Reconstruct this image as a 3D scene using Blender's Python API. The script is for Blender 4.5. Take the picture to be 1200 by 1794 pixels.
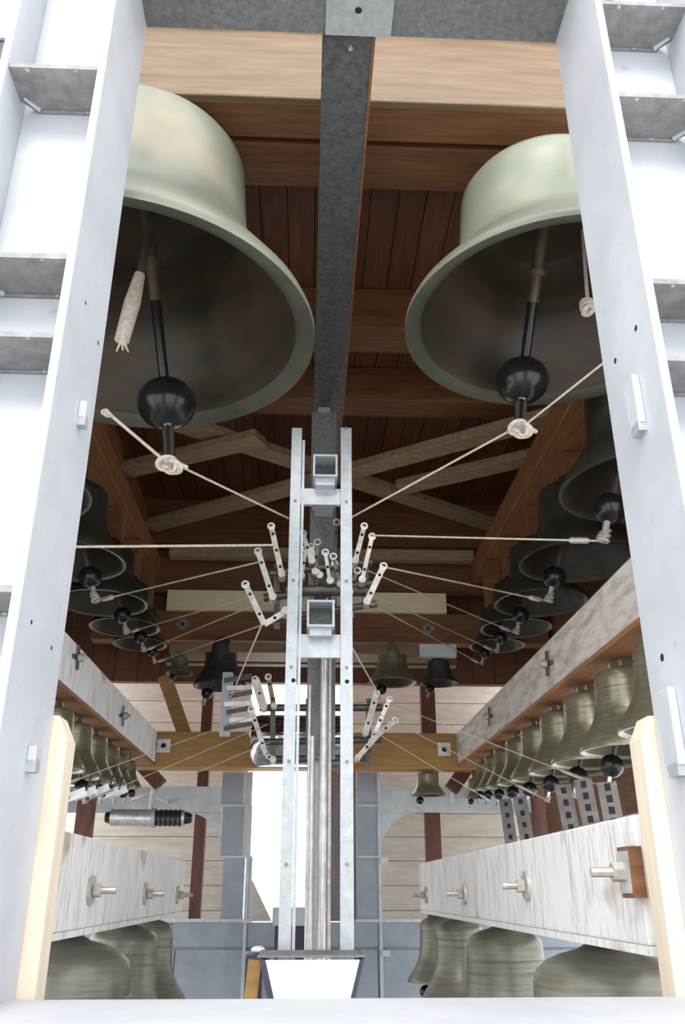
import bpy, math, random
from mathutils import Vector, Matrix
random.seed(7)
for o in list(bpy.data.objects):
    bpy.data.objects.remove(o)
scn = bpy.context.scene
COL = scn.collection

# ------------------------------------------------------------------ camera
F = 1500.0                                   # focal length in pixels of the 1200 x 1794 frame
PITCH = math.atan(663 / F)
YAW = math.atan(70 / math.hypot(F, 663))
cam_d = bpy.data.cameras.new('camera')
cam_d.sensor_fit = 'VERTICAL'
cam_d.sensor_height = 36.0
cam_d.lens = 36.0 * F / 1794
cam_d.clip_start = 0.02
cam_d.clip_end = 300
cam = bpy.data.objects.new('camera', cam_d)
COL.objects.link(cam)
cam.location = (0, 0, 0)
cam.rotation_euler = (math.pi / 2 + PITCH, 0, -YAW)
scn.camera = cam

# ------------------------------------------------------------------ light
world = bpy.data.worlds.new('overcast_sky')
scn.world = world
world.use_nodes = True
bg = world.node_tree.nodes['Background']
bg.inputs[0].default_value = (0.93, 0.97, 1.0, 1)
bg.inputs[1].default_value = 1.0
sun_d = bpy.data.lights.new('sun', 'SUN')
sun_d.energy = 1.0
sun_d.angle = math.radians(25)
sun_d.color = (1.0, 0.97, 0.92)
sun = bpy.data.objects.new('sun', sun_d)
COL.objects.link(sun)
sun.location = (-2, -6, 8)
sun.rotation_euler = (math.radians(52), 0, math.radians(-8))
vs = scn.view_settings
vs.view_transform = 'Standard'
vs.look = 'None'
vs.gamma = 1.0
vs.use_curve_mapping = False
vs.exposure = 1.42

# ------------------------------------------------------------------ pixel helpers
ROT = cam.rotation_euler.to_matrix()
def ray(px, py):
    return ROT @ Vector(((px - 600) / F, -(py - 897) / F, -1.0))
def at(px, py, D):                           # the point seen at a pixel, D metres in front (along Y)
    r = ray(px, py)
    return r * (D / r.y)
def at_z(px, py, Z):
    r = ray(px, py)
    return r * (Z / r.z)

# ------------------------------------------------------------------ materials
def mat(name, c1, c2=None, rough=0.6, metal=0.0, scale=(1, 1, 1), nscale=6.0, detail=6.0, bump=0.0,
        rand=0.0, spots=None, lo=0.35, hi=0.68):
    m = bpy.data.materials.new(name)
    m.use_nodes = True
    nt = m.node_tree
    N, L = nt.nodes, nt.links
    b = N['Principled BSDF']
    b.inputs['Roughness'].default_value = rough
    b.inputs['Metallic'].default_value = metal
    if c2 is None:
        c2 = tuple(c * 0.8 for c in c1)
    tc = N.new('ShaderNodeTexCoord')
    mp = N.new('ShaderNodeMapping')
    mp.inputs['Scale'].default_value = scale
    L.new(tc.outputs['Object'], mp.inputs[0])
    oi = N.new('ShaderNodeObjectInfo')
    mm = N.new('ShaderNodeMath'); mm.operation = 'MULTIPLY'; mm.inputs[1].default_value = 37.0
    L.new(oi.outputs['Random'], mm.inputs[0])
    nz = N.new('ShaderNodeTexNoise')
    nz.noise_dimensions = '4D'
    nz.inputs['Scale'].default_value = nscale
    nz.inputs['Detail'].default_value = detail
    nz.inputs['Roughness'].default_value = 0.62
    L.new(mp.outputs[0], nz.inputs['Vector'])
    L.new(mm.outputs[0], nz.inputs['W'])
    cr = N.new('ShaderNodeValToRGB')
    cr.color_ramp.elements[0].position = lo
    cr.color_ramp.elements[1].position = hi
    cr.color_ramp.elements[0].color = (*c2, 1)
    cr.color_ramp.elements[1].color = (*c1, 1)
    L.new(nz.outputs['Fac'], cr.inputs[0])
    out = cr.outputs[0]
    if spots:
        n2 = N.new('ShaderNodeTexNoise')
        n2.inputs['Scale'].default_value = spots[1]
        n2.inputs['Detail'].default_value = 3
        L.new(tc.outputs['Object'], n2.inputs['Vector'])
        r2 = N.new('ShaderNodeValToRGB')
        r2.color_ramp.elements[0].position = spots[2]
        r2.color_ramp.elements[1].position = spots[2] + 0.10
        mx = N.new('ShaderNodeMix'); mx.data_type = 'RGBA'
        L.new(n2.outputs['Fac'], r2.inputs[0])
        L.new(r2.outputs[0], mx.inputs['Factor'])
        L.new(out, mx.inputs['A'])
        mx.inputs['B'].default_value = (*spots[0], 1)
        out = mx.outputs['Result']
    if rand > 0:
        hs = N.new('ShaderNodeHueSaturation')
        mr = N.new('ShaderNodeMapRange')
        mr.inputs['To Min'].default_value = 1 - rand
        mr.inputs['To Max'].default_value = 1 + rand
        L.new(oi.outputs['Random'], mr.inputs['Value'])
        L.new(mr.outputs[0], hs.inputs['Value'])
        L.new(out, hs.inputs['Color'])
        out = hs.outputs[0]
    L.new(out, b.inputs['Base Color'])
    if bump > 0:
        bp = N.new('ShaderNodeBump')
        bp.inputs['Strength'].default_value = bump
        bp.inputs['Distance'].default_value = 0.01
        L.new(nz.outputs['Fac'], bp.inputs['Height'])
        L.new(bp.outputs[0], b.inputs['Normal'])
    return m

M = {}
M['white_paint'] = mat('white_paint', (0.55, 0.56, 0.585), (0.45, 0.46, 0.49), 0.55, nscale=3, bump=0.1, spots=((0.42, 0.42, 0.44), 26, 0.66))
M['stiffener'] = mat('underside_shade_grey', (0.30, 0.30, 0.295), (0.19, 0.19, 0.19), 0.7, nscale=25, spots=((0.72, 0.7, 0.66), 40, 0.66))  # stiffener underside shade is put into this grey; rivets and washers share it
M['lintel'] = mat('speckled_grey_steel', (0.23, 0.235, 0.225), (0.13, 0.135, 0.13), 0.6, 0.2, nscale=60, bump=0.2)
M['lintel_plate'] = mat('grey_splice_steel', (0.44, 0.46, 0.46), (0.33, 0.35, 0.35), 0.5, 0.2, nscale=40)
M['dark_steel'] = mat('dark_galvanised_steel', (0.145, 0.15, 0.15), (0.07, 0.074, 0.074), 0.5, 0.3, nscale=45, bump=0.1)
M['galv'] = mat('galvanised_steel', (0.52, 0.55, 0.575), (0.40, 0.43, 0.455), 0.42, 0.35, nscale=28)
M['hole'] = mat('bolt_hole_dark', (0.015, 0.015, 0.02), rough=0.9)
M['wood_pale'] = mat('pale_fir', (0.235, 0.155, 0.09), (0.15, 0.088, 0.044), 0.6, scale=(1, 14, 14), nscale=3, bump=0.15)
M['wood_brown'] = mat('brown_fir', (0.28, 0.12, 0.05), (0.16, 0.064, 0.027), 0.6, scale=(1.2, 14, 14), nscale=3, bump=0.15, rand=0.15)
M['wood_brown_y'] = mat('brown_fir_lengthwise', (0.36, 0.16, 0.065), (0.21, 0.085, 0.035), 0.6, scale=(14, 1.2, 14), nscale=3, bump=0.15, rand=0.15)
M['ceil'] = mat('ceiling_boards', (0.21, 0.082, 0.038), (0.125, 0.045, 0.022), 0.6, scale=(16, 1.0, 16), nscale=3, bump=0.1, rand=0.22, spots=((0.10, 0.035, 0.02), 3.5, 0.70))
M['wood_grey'] = mat('greyed_brace_timber', (0.46, 0.34, 0.22), (0.28, 0.19, 0.11), 0.65, scale=(3, 14, 14), nscale=3, bump=0.15)
M['wood_ochre'] = mat('ochre_fir', (0.46, 0.26, 0.085), (0.33, 0.17, 0.05), 0.6, scale=(1.2, 12, 18), nscale=3, bump=0.1)
M['wood_cream'] = mat('lit_cream_timber', (0.95, 0.84, 0.58), (0.88, 0.74, 0.46), 0.6, scale=(1.2, 12, 18), nscale=3)  # cream timber, with the light on the far plank put into the colour
M['wood_trim'] = mat('cream_trim_wood', (0.80, 0.69, 0.55), (0.70, 0.58, 0.44), 0.6, scale=(12, 12, 1.2), nscale=3)
M['whitewash'] = mat('whitewashed_timber', (0.88, 0.86, 0.85), (0.50, 0.42, 0.37), 0.7, scale=(5, 9, 1.2), nscale=5, bump=0.3, spots=((0.46, 0.36, 0.29), 3.2, 0.64), lo=0.30, hi=0.50)
M['weathered'] = mat('weathered_limed_timber', (0.66, 0.60, 0.55), (0.36, 0.28, 0.22), 0.7, scale=(6, 1.6, 6), nscale=4, bump=0.3, spots=((0.34, 0.25, 0.19), 2.6, 0.60), lo=0.30, hi=0.56)
M['dark_red'] = mat('dark_red_post', (0.16, 0.055, 0.04), (0.09, 0.03, 0.022), 0.6, scale=(8, 8, 1), nscale=4)
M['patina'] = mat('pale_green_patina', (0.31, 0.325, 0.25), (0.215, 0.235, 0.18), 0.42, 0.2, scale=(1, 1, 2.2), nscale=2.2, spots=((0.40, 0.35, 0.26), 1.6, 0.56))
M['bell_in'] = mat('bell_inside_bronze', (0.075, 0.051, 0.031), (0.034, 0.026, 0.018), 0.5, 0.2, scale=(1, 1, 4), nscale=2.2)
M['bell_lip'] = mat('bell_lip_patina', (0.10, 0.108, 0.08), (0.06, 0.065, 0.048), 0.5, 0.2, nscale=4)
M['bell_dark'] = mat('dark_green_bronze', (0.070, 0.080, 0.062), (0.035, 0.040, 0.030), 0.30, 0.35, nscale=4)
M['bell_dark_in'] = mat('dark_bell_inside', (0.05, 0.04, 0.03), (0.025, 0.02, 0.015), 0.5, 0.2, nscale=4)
M['brass'] = mat('aged_brass', (0.34, 0.31, 0.215), (0.21, 0.195, 0.13), 0.32, 0.6, scale=(1, 1, 9), nscale=3)
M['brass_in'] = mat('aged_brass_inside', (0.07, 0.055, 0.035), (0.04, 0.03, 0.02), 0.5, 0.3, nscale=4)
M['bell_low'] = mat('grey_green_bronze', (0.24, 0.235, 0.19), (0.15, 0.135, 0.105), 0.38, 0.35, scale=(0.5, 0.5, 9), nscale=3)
M['bell_black'] = mat('black_iron_bell', (0.06, 0.05, 0.055), (0.03, 0.025, 0.03), 0.5, 0.2, nscale=5)
M['clapper'] = mat('black_cast_iron', (0.022, 0.024, 0.026), (0.012, 0.013, 0.014), 0.22, 0.3, nscale=8)
M['shaft'] = mat('brown_clapper_shaft', (0.17, 0.13, 0.10), (0.10, 0.08, 0.06), 0.4, 0.4, nscale=8)
M['chrome'] = mat('polished_steel', (0.80, 0.80, 0.82), (0.66, 0.66, 0.69), 0.12, 1.0, nscale=4)
M['silver'] = mat('bright_zinc', (0.74, 0.74, 0.74), (0.52, 0.51, 0.50), 0.35, 0.6, nscale=20)
M['arm'] = mat('weathered_zinc_bar', (0.66, 0.62, 0.57), (0.38, 0.34, 0.30), 0.45, 0.4, nscale=22)
M['strap'] = mat('dull_zinc_strap', (0.20, 0.175, 0.16), (0.11, 0.098, 0.09), 0.5, 0.4, nscale=18)
M['rack'] = mat('oily_steel', (0.13, 0.115, 0.10), (0.06, 0.055, 0.05), 0.4, 0.5, nscale=15)
M['rope'] = mat('cream_rope', (0.78, 0.70, 0.60), (0.55, 0.46, 0.37), 0.85, nscale=60)
M['wire'] = mat('wire_bronze', (0.72, 0.62, 0.50), (0.50, 0.42, 0.33), 0.45, 0.4, nscale=30)
M['steel_blue'] = mat('blue_grey_steel_plate', (0.33, 0.36, 0.41), (0.25, 0.28, 0.33), 0.5, 0.1, nscale=5)
M['steel_pale'] = mat('pale_grey_steel', (0.56, 0.60, 0.63), (0.42, 0.46, 0.49), 0.5, 0.1, nscale=8)
M['beige'] = mat('beige_boards', (0.78, 0.71, 0.61), (0.62, 0.54, 0.44), 0.75, scale=(1.5, 8, 8), nscale=3, rand=0.08)
M['floor'] = mat('concrete_floor', (0.24, 0.22, 0.20), (0.18, 0.165, 0.15), 0.8, nscale=4)
M['box_white'] = mat('white_box_panel', (0.84, 0.84, 0.87), (0.80, 0.80, 0.83), 0.5, nscale=2)
M['navy'] = mat('dark_purple_edge', (0.05, 0.04, 0.07), (0.03, 0.025, 0.045), 0.5)
M['black'] = mat('black_plastic', (0.02, 0.02, 0.022), rough=0.4)
M['door_grey'] = mat('taupe_door', (0.22, 0.19, 0.19), (0.15, 0.12, 0.12), 0.5, scale=(10, 10, 1), nscale=2)
M['rust'] = mat('rust_stain', (0.45, 0.30, 0.14), (0.20, 0.12, 0.05), 0.8, nscale=20)

# ------------------------------------------------------------------ mesh building
class MB:
    def __init__(self):
        self.v, self.f, self.mi, self.sm = [], [], [], []
    def add(self, vs_, fs, mi=0, smooth=False):
        b = len(self.v)
        self.v += [Vector(p) for p in vs_]
        for q in fs:
            self.f.append([b + i for i in q]); self.mi.append(mi); self.sm.append(smooth)
        return self
    def box(self, x0, x1, y0, y1, z0, z1, mi=0):
        vs_ = [(x0, y0, z0), (x1, y0, z0), (x1, y1, z0), (x0, y1, z0), (x0, y0, z1), (x1, y0, z1), (x1, y1, z1), (x0, y1, z1)]
        return self.add(vs_, [(0, 3, 2, 1), (4, 5, 6, 7), (0, 1, 5, 4), (1, 2, 6, 5), (2, 3, 7, 6), (3, 0, 4, 7)], mi)
    def bar(self, p, q, w, h, up=(0, 0, 1), mi=0):        # rectangular bar from p to q
        p, q = Vector(p), Vector(q)
        d = (q - p).normalized()
        s = d.cross(Vector(up))
        if s.length < 1e-4:
            s = d.cross(Vector((1, 0, 0)))
        s.normalize()
        u = s.cross(d).normalized()
        vs_ = []
        for c in (p, q):
            for a, b in ((-1, -1), (1, -1), (1, 1), (-1, 1)):
                vs_.append(c + s * (a * w / 2) + u * (b * h / 2))
        return self.add(vs_, [(0, 1, 2, 3), (7, 6, 5, 4), (0, 4, 5, 1), (1, 5, 6, 2), (2, 6, 7, 3), (3, 7, 4, 0)], mi)
    def tube(self, pts, r, n=8, mi=0, caps=True):
        pts = [Vector(p) for p in pts]
        rs = r if isinstance(r, (list, tuple)) else [r] * len(pts)
        rings = []
        ref = None
        for i, p in enumerate(pts):
            d = (pts[min(i + 1, len(pts) - 1)] - pts[max(i - 1, 0)]).normalized()
            if ref is None:
                ref = d.orthogonal().normalized()
            a = (ref - d * ref.dot(d)).normalized()
            ref = a
            b = d.cross(a)
            rings.append([p + (a * math.cos(t) + b * math.sin(t)) * rs[i] for t in [2 * math.pi * k / n for k in range(n)]])
        vs_ = [v for rg in rings for v in rg]
        fs = []
        for i in range(len(pts) - 1):
            for k in range(n):
                fs.append((i * n + k, i * n + (k + 1) % n, (i + 1) * n + (k + 1) % n, (i + 1) * n + k))
        self.add(vs_, fs, mi, True)
        if caps:
            self.add(rings[0], [tuple(reversed(range(n)))], mi)
            self.add(rings[-1], [tuple(range(n))], mi)
        return self
    def lathe(self, prof, n=48, o=(0, 0, 0), mis=None):   # prof of (r, z); axis Z
        o = Vector(o)
        vs_ = []
        for r, z in prof:
            for k in range(n):
                t = 2 * math.pi * k / n
                vs_.append(o + Vector((r * math.cos(t), r * math.sin(t), z)))
        for i in range(len(prof) - 1):
            fs = [(i * n + k, i * n + (k + 1) % n, (i + 1) * n + (k + 1) % n, (i + 1) * n + k) for k in range(n)]
            if i == 0:
                base = len(self.v)
                self.v += vs_
            for q in fs:
                self.f.append([base + x for x in q]); self.mi.append(mis[i] if mis else 0); self.sm.append(True)
        return self
    def ball(self, c, r, n=20, sz=1.0, mi=0):
        prof = [(max(1e-4, r * math.sin(math.pi * i / 12)), -r * sz * math.cos(math.pi * i / 12)) for i in range(13)]
        return self.lathe(prof, n, c)
    def ring(self, c, nrm, R, r, n=14, m=6, mi=0):
        c, nrm = Vector(c), Vector(nrm).normalized()
        a = nrm.orthogonal().normalized(); b = nrm.cross(a)
        vs_, fs = [], []
        for i in range(n):
            t = 2 * math.pi * i / n
            d = a * math.cos(t) + b * math.sin(t)
            for j in range(m):
                u = 2 * math.pi * j / m
                vs_.append(c + d * (R + r * math.cos(u)) + nrm * (r * math.sin(u)))
        for i in range(n):
            for j in range(m):
                fs.append((i * m + j, ((i + 1) % n) * m + j, ((i + 1) % n) * m + (j + 1) % m, i * m + (j + 1) % m))
        return self.add(vs_, fs, mi, True)
    def poly(self, pts, thick):                            # closed polygon pushed along a vector
        pts = [Vector(p) for p in pts]
        t = Vector(thick)
        n = len(pts)
        fs = [tuple(range(n)), tuple(range(2 * n - 1, n - 1, -1))]
        fs += [(i, n + i, n + (i + 1) % n, (i + 1) % n) for i in range(n)]
        return self.add(pts + [p + t for p in pts], fs)
    def build(self, name, mats, parent=None, loc=None, bevel=0.0):
        if not isinstance(mats, (list, tuple)):
            mats = [mats]
        org = Vector(loc) if loc is not None else (parent['_o'] if False else Vector((0, 0, 0)))
        if parent is not None:
            org = world_loc(parent)
        elif loc is None:
            lo = [min(v[i] for v in self.v) for i in range(3)]; hi = [max(v[i] for v in self.v) for i in range(3)]
            org = Vector(((lo[0] + hi[0]) / 2, (lo[1] + hi[1]) / 2, lo[2]))
        off = org
        if parent is not None:                             # a part gets its own origin at its middle
            lo = [min(v[i] for v in self.v) for i in range(3)]; hi = [max(v[i] for v in self.v) for i in range(3)]
            off = Vector(((lo[0] + hi[0]) / 2, (lo[1] + hi[1]) / 2, (lo[2] + hi[2]) / 2))
        me = bpy.data.meshes.new(name)
        me.from_pydata([tuple(v - off) for v in self.v], [], self.f)
        for p, k, s in zip(me.polygons, self.mi, self.sm):
            p.material_index = k; p.use_smooth = s
        for m in mats:
            me.materials.append(M[m])
        me.update()
        if any(self.sm):
            me.set_sharp_from_angle(angle=math.radians(42))
        o = bpy.data.objects.new(name, me)
        COL.objects.link(o)
        if parent is not None:
            o.parent = parent
            o.location = off - org
        else:
            o.location = off
        if bevel > 0:
            b = o.modifiers.new('bevel', 'BEVEL'); b.width = bevel; b.segments = 2; b.limit_method = 'ANGLE'
        return o

def world_loc(o):
    p = Vector((0, 0, 0))
    while o is not None:
        p += Vector(o.location); o = o.parent
    return p
def tag(o, label, cat, group=None, kind=None):
    o['label'] = label; o['category'] = cat
    if group: o['group'] = group
    if kind: o['kind'] = kind
    return o
def struct(o, label=None, cat=None):
    o['kind'] = 'structure'
    if label: o['label'] = label
    if cat: o['category'] = cat
    return o
def thing(name, loc, label, cat, group=None):
    o = bpy.data.objects.new(name, None)
    COL.objects.link(o)
    o.empty_display_size = 0.1
    o.location = loc
    return tag(o, label, cat, group)
def box(x0, x1, y0, y1, z0, z1):
    return MB().box(x0, x1, y0, y1, z0, z1)
def copy_tree(o, parent=None):
    c = o.copy(); COL.objects.link(c); c.parent = parent
    for ch in list(o.children):
        copy_tree(ch, c)
    return c

# ================================================================== THE SETTING
FZ = -1.6
fl = box(-3.2, 3.2, -1.5, 9.2, FZ - 0.15, FZ).build('floor', 'floor')  # unseen floor, added to catch bounce light
struct(fl, 'unseen concrete floor under the bell frame, added to catch bounce light', 'floor')
# ceiling: boards running from front to back, above them a dark deck
CZ = 3.35
ce = box(-2.2, 2.2, 2.46, 7.75, CZ + 0.03, CZ + 0.10).build('ceiling', 'dark_red')
struct(ce, 'dark reddish brown boarded ceiling over the bells', 'ceiling')
bw = 0.147
proto = box(-bw / 2 + 0.003, bw / 2 - 0.003, 2.46, 7.75, CZ, CZ + 0.03).build('board', 'ceil', ce)
n = int(4.4 / bw)
for i in range(n):
    o = proto if i == 0 else proto.copy()
    if i: COL.objects.link(o)
    o.location.x = -2.2 + bw * (i + 0.5)
    o.location.z += random.uniform(-0.004, 0.004)
# dark upper side walls of upright boards
for side, s in (('left', -1), ('right', 1)):
    X = 2.12 * s
    w = box(X - 0.02 + 0.03 * s, X + 0.02 + 0.03 * s, 2.6, 7.7, 0.45, CZ).build('wall_' + side, 'dark_red')
    struct(w, 'dark upper side wall of upright boards behind the hanging bells, ' + ('larger great bell side' if s < 0 else 'smaller great bell side'), 'wall')
    p0 = box(X - 0.012, X + 0.012, 2.6, 2.795, 0.45, CZ).build('board', 'ceil', w)
    for i in range(26):
        o = p0 if i == 0 else p0.copy()
        if i: COL.objects.link(o)
        o.location.y = p0.location.y if i == 0 else p0.location.y + 0.2 * i

w = box(-2.1, 2.1, 7.62, 7.68, 1.69, CZ).build('wall_back_upper', 'dark_red')
struct(w, 'brown boarded gable wall above the far openings', 'wall')
p0 = box(-2.1, -1.905, 7.59, 7.62, 1.69, CZ).build('board', 'ceil', w)
for i in range(21):
    o = p0 if i == 0 else p0.copy()
    if i: COL.objects.link(o)
    o.location.x = -2.1 + 0.2 * (i + 0.5)
# back wall of riveted blue grey plates with openings
BD = 7.3
def px_rect(x0, y0, x1, y1, D):
    a = at(x0, (y0 + y1) / 2, D); b = at(x1, (y0 + y1) / 2, D)
    t = at((x0 + x1) / 2, y0, D); u = at((x0 + x1) / 2, y1, D)
    return a.x, b.x, u.z, t.z
def plate(parent, x0, y0, x1, y1, name='plate', m='steel_blue', D=BD, th=0.02, gap=0.004):
    X0, X1, Z0, Z1 = px_rect(x0, y0, x1, y1, D)
    return box(X0 + gap, X1 - gap, D, D + th, Z0 + gap, Z1 - gap).build(name, m, parent)
X0, X1, Z0, Z1 = px_rect(60, 1616, 1060, 1790, BD + 0.025)
wb = box(X0 - 0.6, X1 + 0.6, BD + 0.025, BD + 0.06, FZ, Z1).build('wall_back', 'steel_blue')
struct(wb, 'blue grey steel plate wall with rounded openings at the far end', 'wall')
for xs in ((388, 428), (428, 441), (625, 666)):
    ys = [1352, 1410, 1500, 1614]
    for y0, y1 in zip(ys[:-1], ys[1:]):
        plate(wb, xs[0], y0, xs[1], y1, m='steel_pale' if xs[1] - xs[0] < 20 else 'steel_blue')
for y0, y1 in ((1616, 1660), (1663, 1850)):
    for x0, x1 in ((60, 180), (180, 300), (300, 426), (432, 545), (545, 664), (670, 800), (800, 930), (930, 1060)):
        plate(wb, x0, y0, x1, y1)
for x0, x1 in ((110, 262), (266, 388), (667, 790), (794, 930)):       # pale header plates
    plate(wb, x0, 1377, x1, 1424, 'header_plate', 'steel_pale')
for x0, x1 in ((60, 442), (622, 1060)):                              # light angle strips
    plate(wb, x0, 1610, x1, 1616, 'angle_strip', 'galv', BD - 0.015, 0.03, 0)
for y in (1411, 1501):
    plate(wb, 628, y - 2, 664, y + 2, 'angle_strip', 'galv', BD - 0.01, 0.012, 0)
    plate(wb, 390, y - 2, 440, y + 2, 'angle_strip', 'galv', BD - 0.01, 0.012, 0)
for x in (430, 667):
    plate(wb, x - 3, 1352, x + 3, 1850, 'angle_strip', 'steel_pale', BD - 0.012, 0.014, 0)
for xa, xb in ((388, 330), (667, 735)):                              # rounded corner gussets of the openings
    pts = []
    for k in range(9):
        t = k / 8 * math.pi / 2
        pts.append(at(xb + (xa - xb) * math.sin(t), 1424 + 70 * (1 - math.cos(t)), BD))
    pts.append(at(xa, 1424, BD))
    MB().poly(pts, (0, 0.02, 0)).build('corner_gusset', 'steel_pale', wb)
for px, py in ((671, 1670), (430, 1672), (668, 1508)):
    c = at(px + 5, py, BD - 0.02)
    MB().bar(c - Vector((0.03, 0, 0)), c + Vector((0.03, 0, 0)), 0.05, 0.045).build('lug', 'steel_pale', wb)
# beige board wall outside, beyond the back wall: two stretches with open sky between
ED = 8.4
wf = None
for k, (xa, xb) in enumerate(((-2.6, at(432, 1400, ED).x), (at(602, 1400, ED).x, 2.6))):
    w = box(xa, xb, ED + 0.03, ED + 0.15, FZ, 1.9).build('wall_outer' if k == 0 else 'wall_outer_right', 'beige')
    struct(w, 'beige board wall outside beyond the openings, ' + ('behind the cylinder lamp' if k == 0 else 'behind the small brass bell'), 'wall')
    z = FZ
    i = 0
    while z < 1.88:
        h = 0.205
        xm = xa + (xb - xa) * (0.35 if i % 2 else 0.68)
        for u, v in ((xa, xb),):
            box(u + 0.003, v - 0.003, ED, ED + 0.03, z + 0.003, min(z + h, 1.9) - 0.003).build('board', 'beige', w)
        z += h; i += 1
# sill in front
sl = box(-1.3, 1.5, 0.75, 1.885, -0.30, at(600, 1748, 1.885).z).build('trim_1', 'white_paint', bevel=0.01)
struct(sl, 'white painted sill below the steel columns', 'sill')

# ================================================================== STEEL PORTAL
YN, YF, YW = 1.58, 1.90, 1.73
def column(xi, xo, label, stiff, lugs, holes):
    s = 1 if xi > 0 else -1
    t = thing('steel_column', ((xi + xo) / 2, YW, FZ), label, 'column')
    def slab(a, b, *r): return box(min(a, b), max(a, b), *r)
    slab(xi, xi + 0.02 * s, YN, YF, FZ, 3.2).build('flange', 'white_paint', t, bevel=0.004)
    slab(xo, xo - 0.02 * s, YN, YF, FZ, 3.2).build('flange', 'white_paint', t, bevel=0.004)
    slab(xi + 0.0205 * s, xo - 0.0205 * s, YW, YW + 0.014, FZ, 3.2).build('web', 'white_paint', t)
    for (px, py) in stiff:                               # stiffener plates with a snipped inner corner
        z = at(px, py, YN + 0.01).z
        a, b = xi + 0.0205 * s, xo - 0.0205 * s
        pts = [(a, YN + 0.01, z), (b, YN + 0.01, z), (b, YW - 0.035, z), (b - 0.035 * s, YW, z), (a, YW, z)]
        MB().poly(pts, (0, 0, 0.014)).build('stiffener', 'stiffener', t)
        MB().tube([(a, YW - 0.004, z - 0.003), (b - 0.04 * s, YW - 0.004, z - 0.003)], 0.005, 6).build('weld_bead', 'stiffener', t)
        MB().tube([(b - 0.012 * s, YW - 0.045, z - 0.002), (b - 0.045 * s, YW - 0.010, z - 0.004)], [0.004, 0.007], 6).build('weld_bead', 'white_paint', t)
    for (px, py, hh, ww) in lugs:                        # small welded blocks on the face towards the opening
        r = ray(px, py); p = r * (xi / r.x)
        slab(xi, xi - 0.018 * s, p.y - ww / 2, p.y + ww / 2, p.z - hh / 2, p.z + hh / 2).build('lug', 'white_paint', t, bevel=0.003)
        MB().bar((xi - 0.010 * s, p.y - ww * 0.1, p.z - hh / 2 - 0.02), (xi - 0.010 * s, p.y - ww * 0.1, p.z - hh / 2 + 0.006), 0.02, ww * 0.7, (0, 1, 0)).build('lug_foot', 'lintel_plate', t)
    for (px, py, rr) in holes:
        r = ray(px, py); p = r * (xi / r.x)
        MB().tube([p, p - Vector((0.0006 * s, 0, 0))], rr, 12).build('bolt_hole', 'hole', t)
    return t
cl = column(-0.545, -0.815, 'white painted steel column with stiffeners standing before the larger great bell',
            [(130, 121), (60, 452), (40, 590), (5, 1037)], [(140, 722, 0.045, 0.035), (52, 1322, 0.03, 0.04)],
            [(150, 531, 0.005), (172, 601, 0.006), (55, 1090, 0.005), (85, 1478, 0.004), (90, 1135, 0.005)])
cr_ = column(0.775, 1.06, 'white painted steel column with stiffeners standing before the smaller great bell',
             [(1130, 170), (1170, 497), (1185, 632), (1090, 8)], [(1118, 708, 0.13, 0.06), (1182, 1275, 0.16, 0.07)],
             [(1114, 575, 0.008), (1078, 632, 0.008), (1160, 1152, 0.009), (1182, 1640, 0.005)])
for (px, py, rr) in ((1128, 22, 0.022), (1066, 6, 0.018)):
    p = at(px, py, YW - 0.012)
    MB().ball(p, rr, 12, 0.7).build('drip_fitting', 'rust', cr_)
t = thing('louvre_panel', (-1.2, 2.2, FZ), 'dark navy panel with white head plate outside the column before the larger great bell', 'panel')
zs = at(8, 165, 2.2).z
box(-1.6, -0.86, 1.99, 2.02, at(8, 420, 2.2).z, zs).build('panel', 'navy', t)
box(-1.6, -0.86, 1.98, 2.03, zs + 0.001, 3.3).build('head_plate', 'white_paint', t)
box(-1.6, -1.5, 1.99, 2.02, FZ, at(8, 420, 2.2).z - 0.001).build('leg', 'white_paint', t)
# wooden strips behind the column flanges
for k, (xa, lab) in enumerate(((-0.545, 'cream wooden strip behind the column before the larger great bell'), (0.775, 'cream wooden strip behind the column before the smaller great bell'))):
    s = 1 if xa < 0 else -1
    zt = at(105 if s > 0 else 1128, 1270, YF).z
    o = MB().poly([(xa - 0.02 * s, YF, -0.32), (xa + 0.036 * s, YF, -0.32), (xa + 0.036 * s, YF, zt - 0.03), (xa + 0.012 * s, YF, zt + 0.02), (xa - 0.02 * s, YF, zt + 0.02)], (0, 0.07, 0)).build('trim_%d' % (k + 2), 'wood_trim')
    struct(o, lab, 'trim')
# steel lintel across the top
zb = at(620, 61, YF).z
t = thing('steel_lintel', (0.115, YW, zb), 'speckled grey steel lintel between the white columns', 'beam')
box(-0.544, 0.774, 1.58, YF, zb, zb + 0.02).build('bottom_flange', 'lintel', t)
box(-0.544, 0.774, 1.735, 1.75, zb + 0.0202, zb + 0.3).build('web', 'lintel', t)
box(-0.544, 0.774, 1.58, YF, zb + 0.3002, zb + 0.32).build('top_flange', 'lintel', t)
c = at(625, 30, YF)
xs0, xs1 = at(570, 58, YF).x, at(684, 58, YF).x
box(xs0, xs1, 1.62, YF - 0.002, zb - 0.008, zb - 0.0002).build('splice_plate', 'lintel_plate', t)
p = at_z(628, 18, zb - 0.0085)
MB().tube([p, p - Vector((0, 0, 0.0012))], 0.011, 14).build('bolt_hole', 'hole', t)

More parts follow.
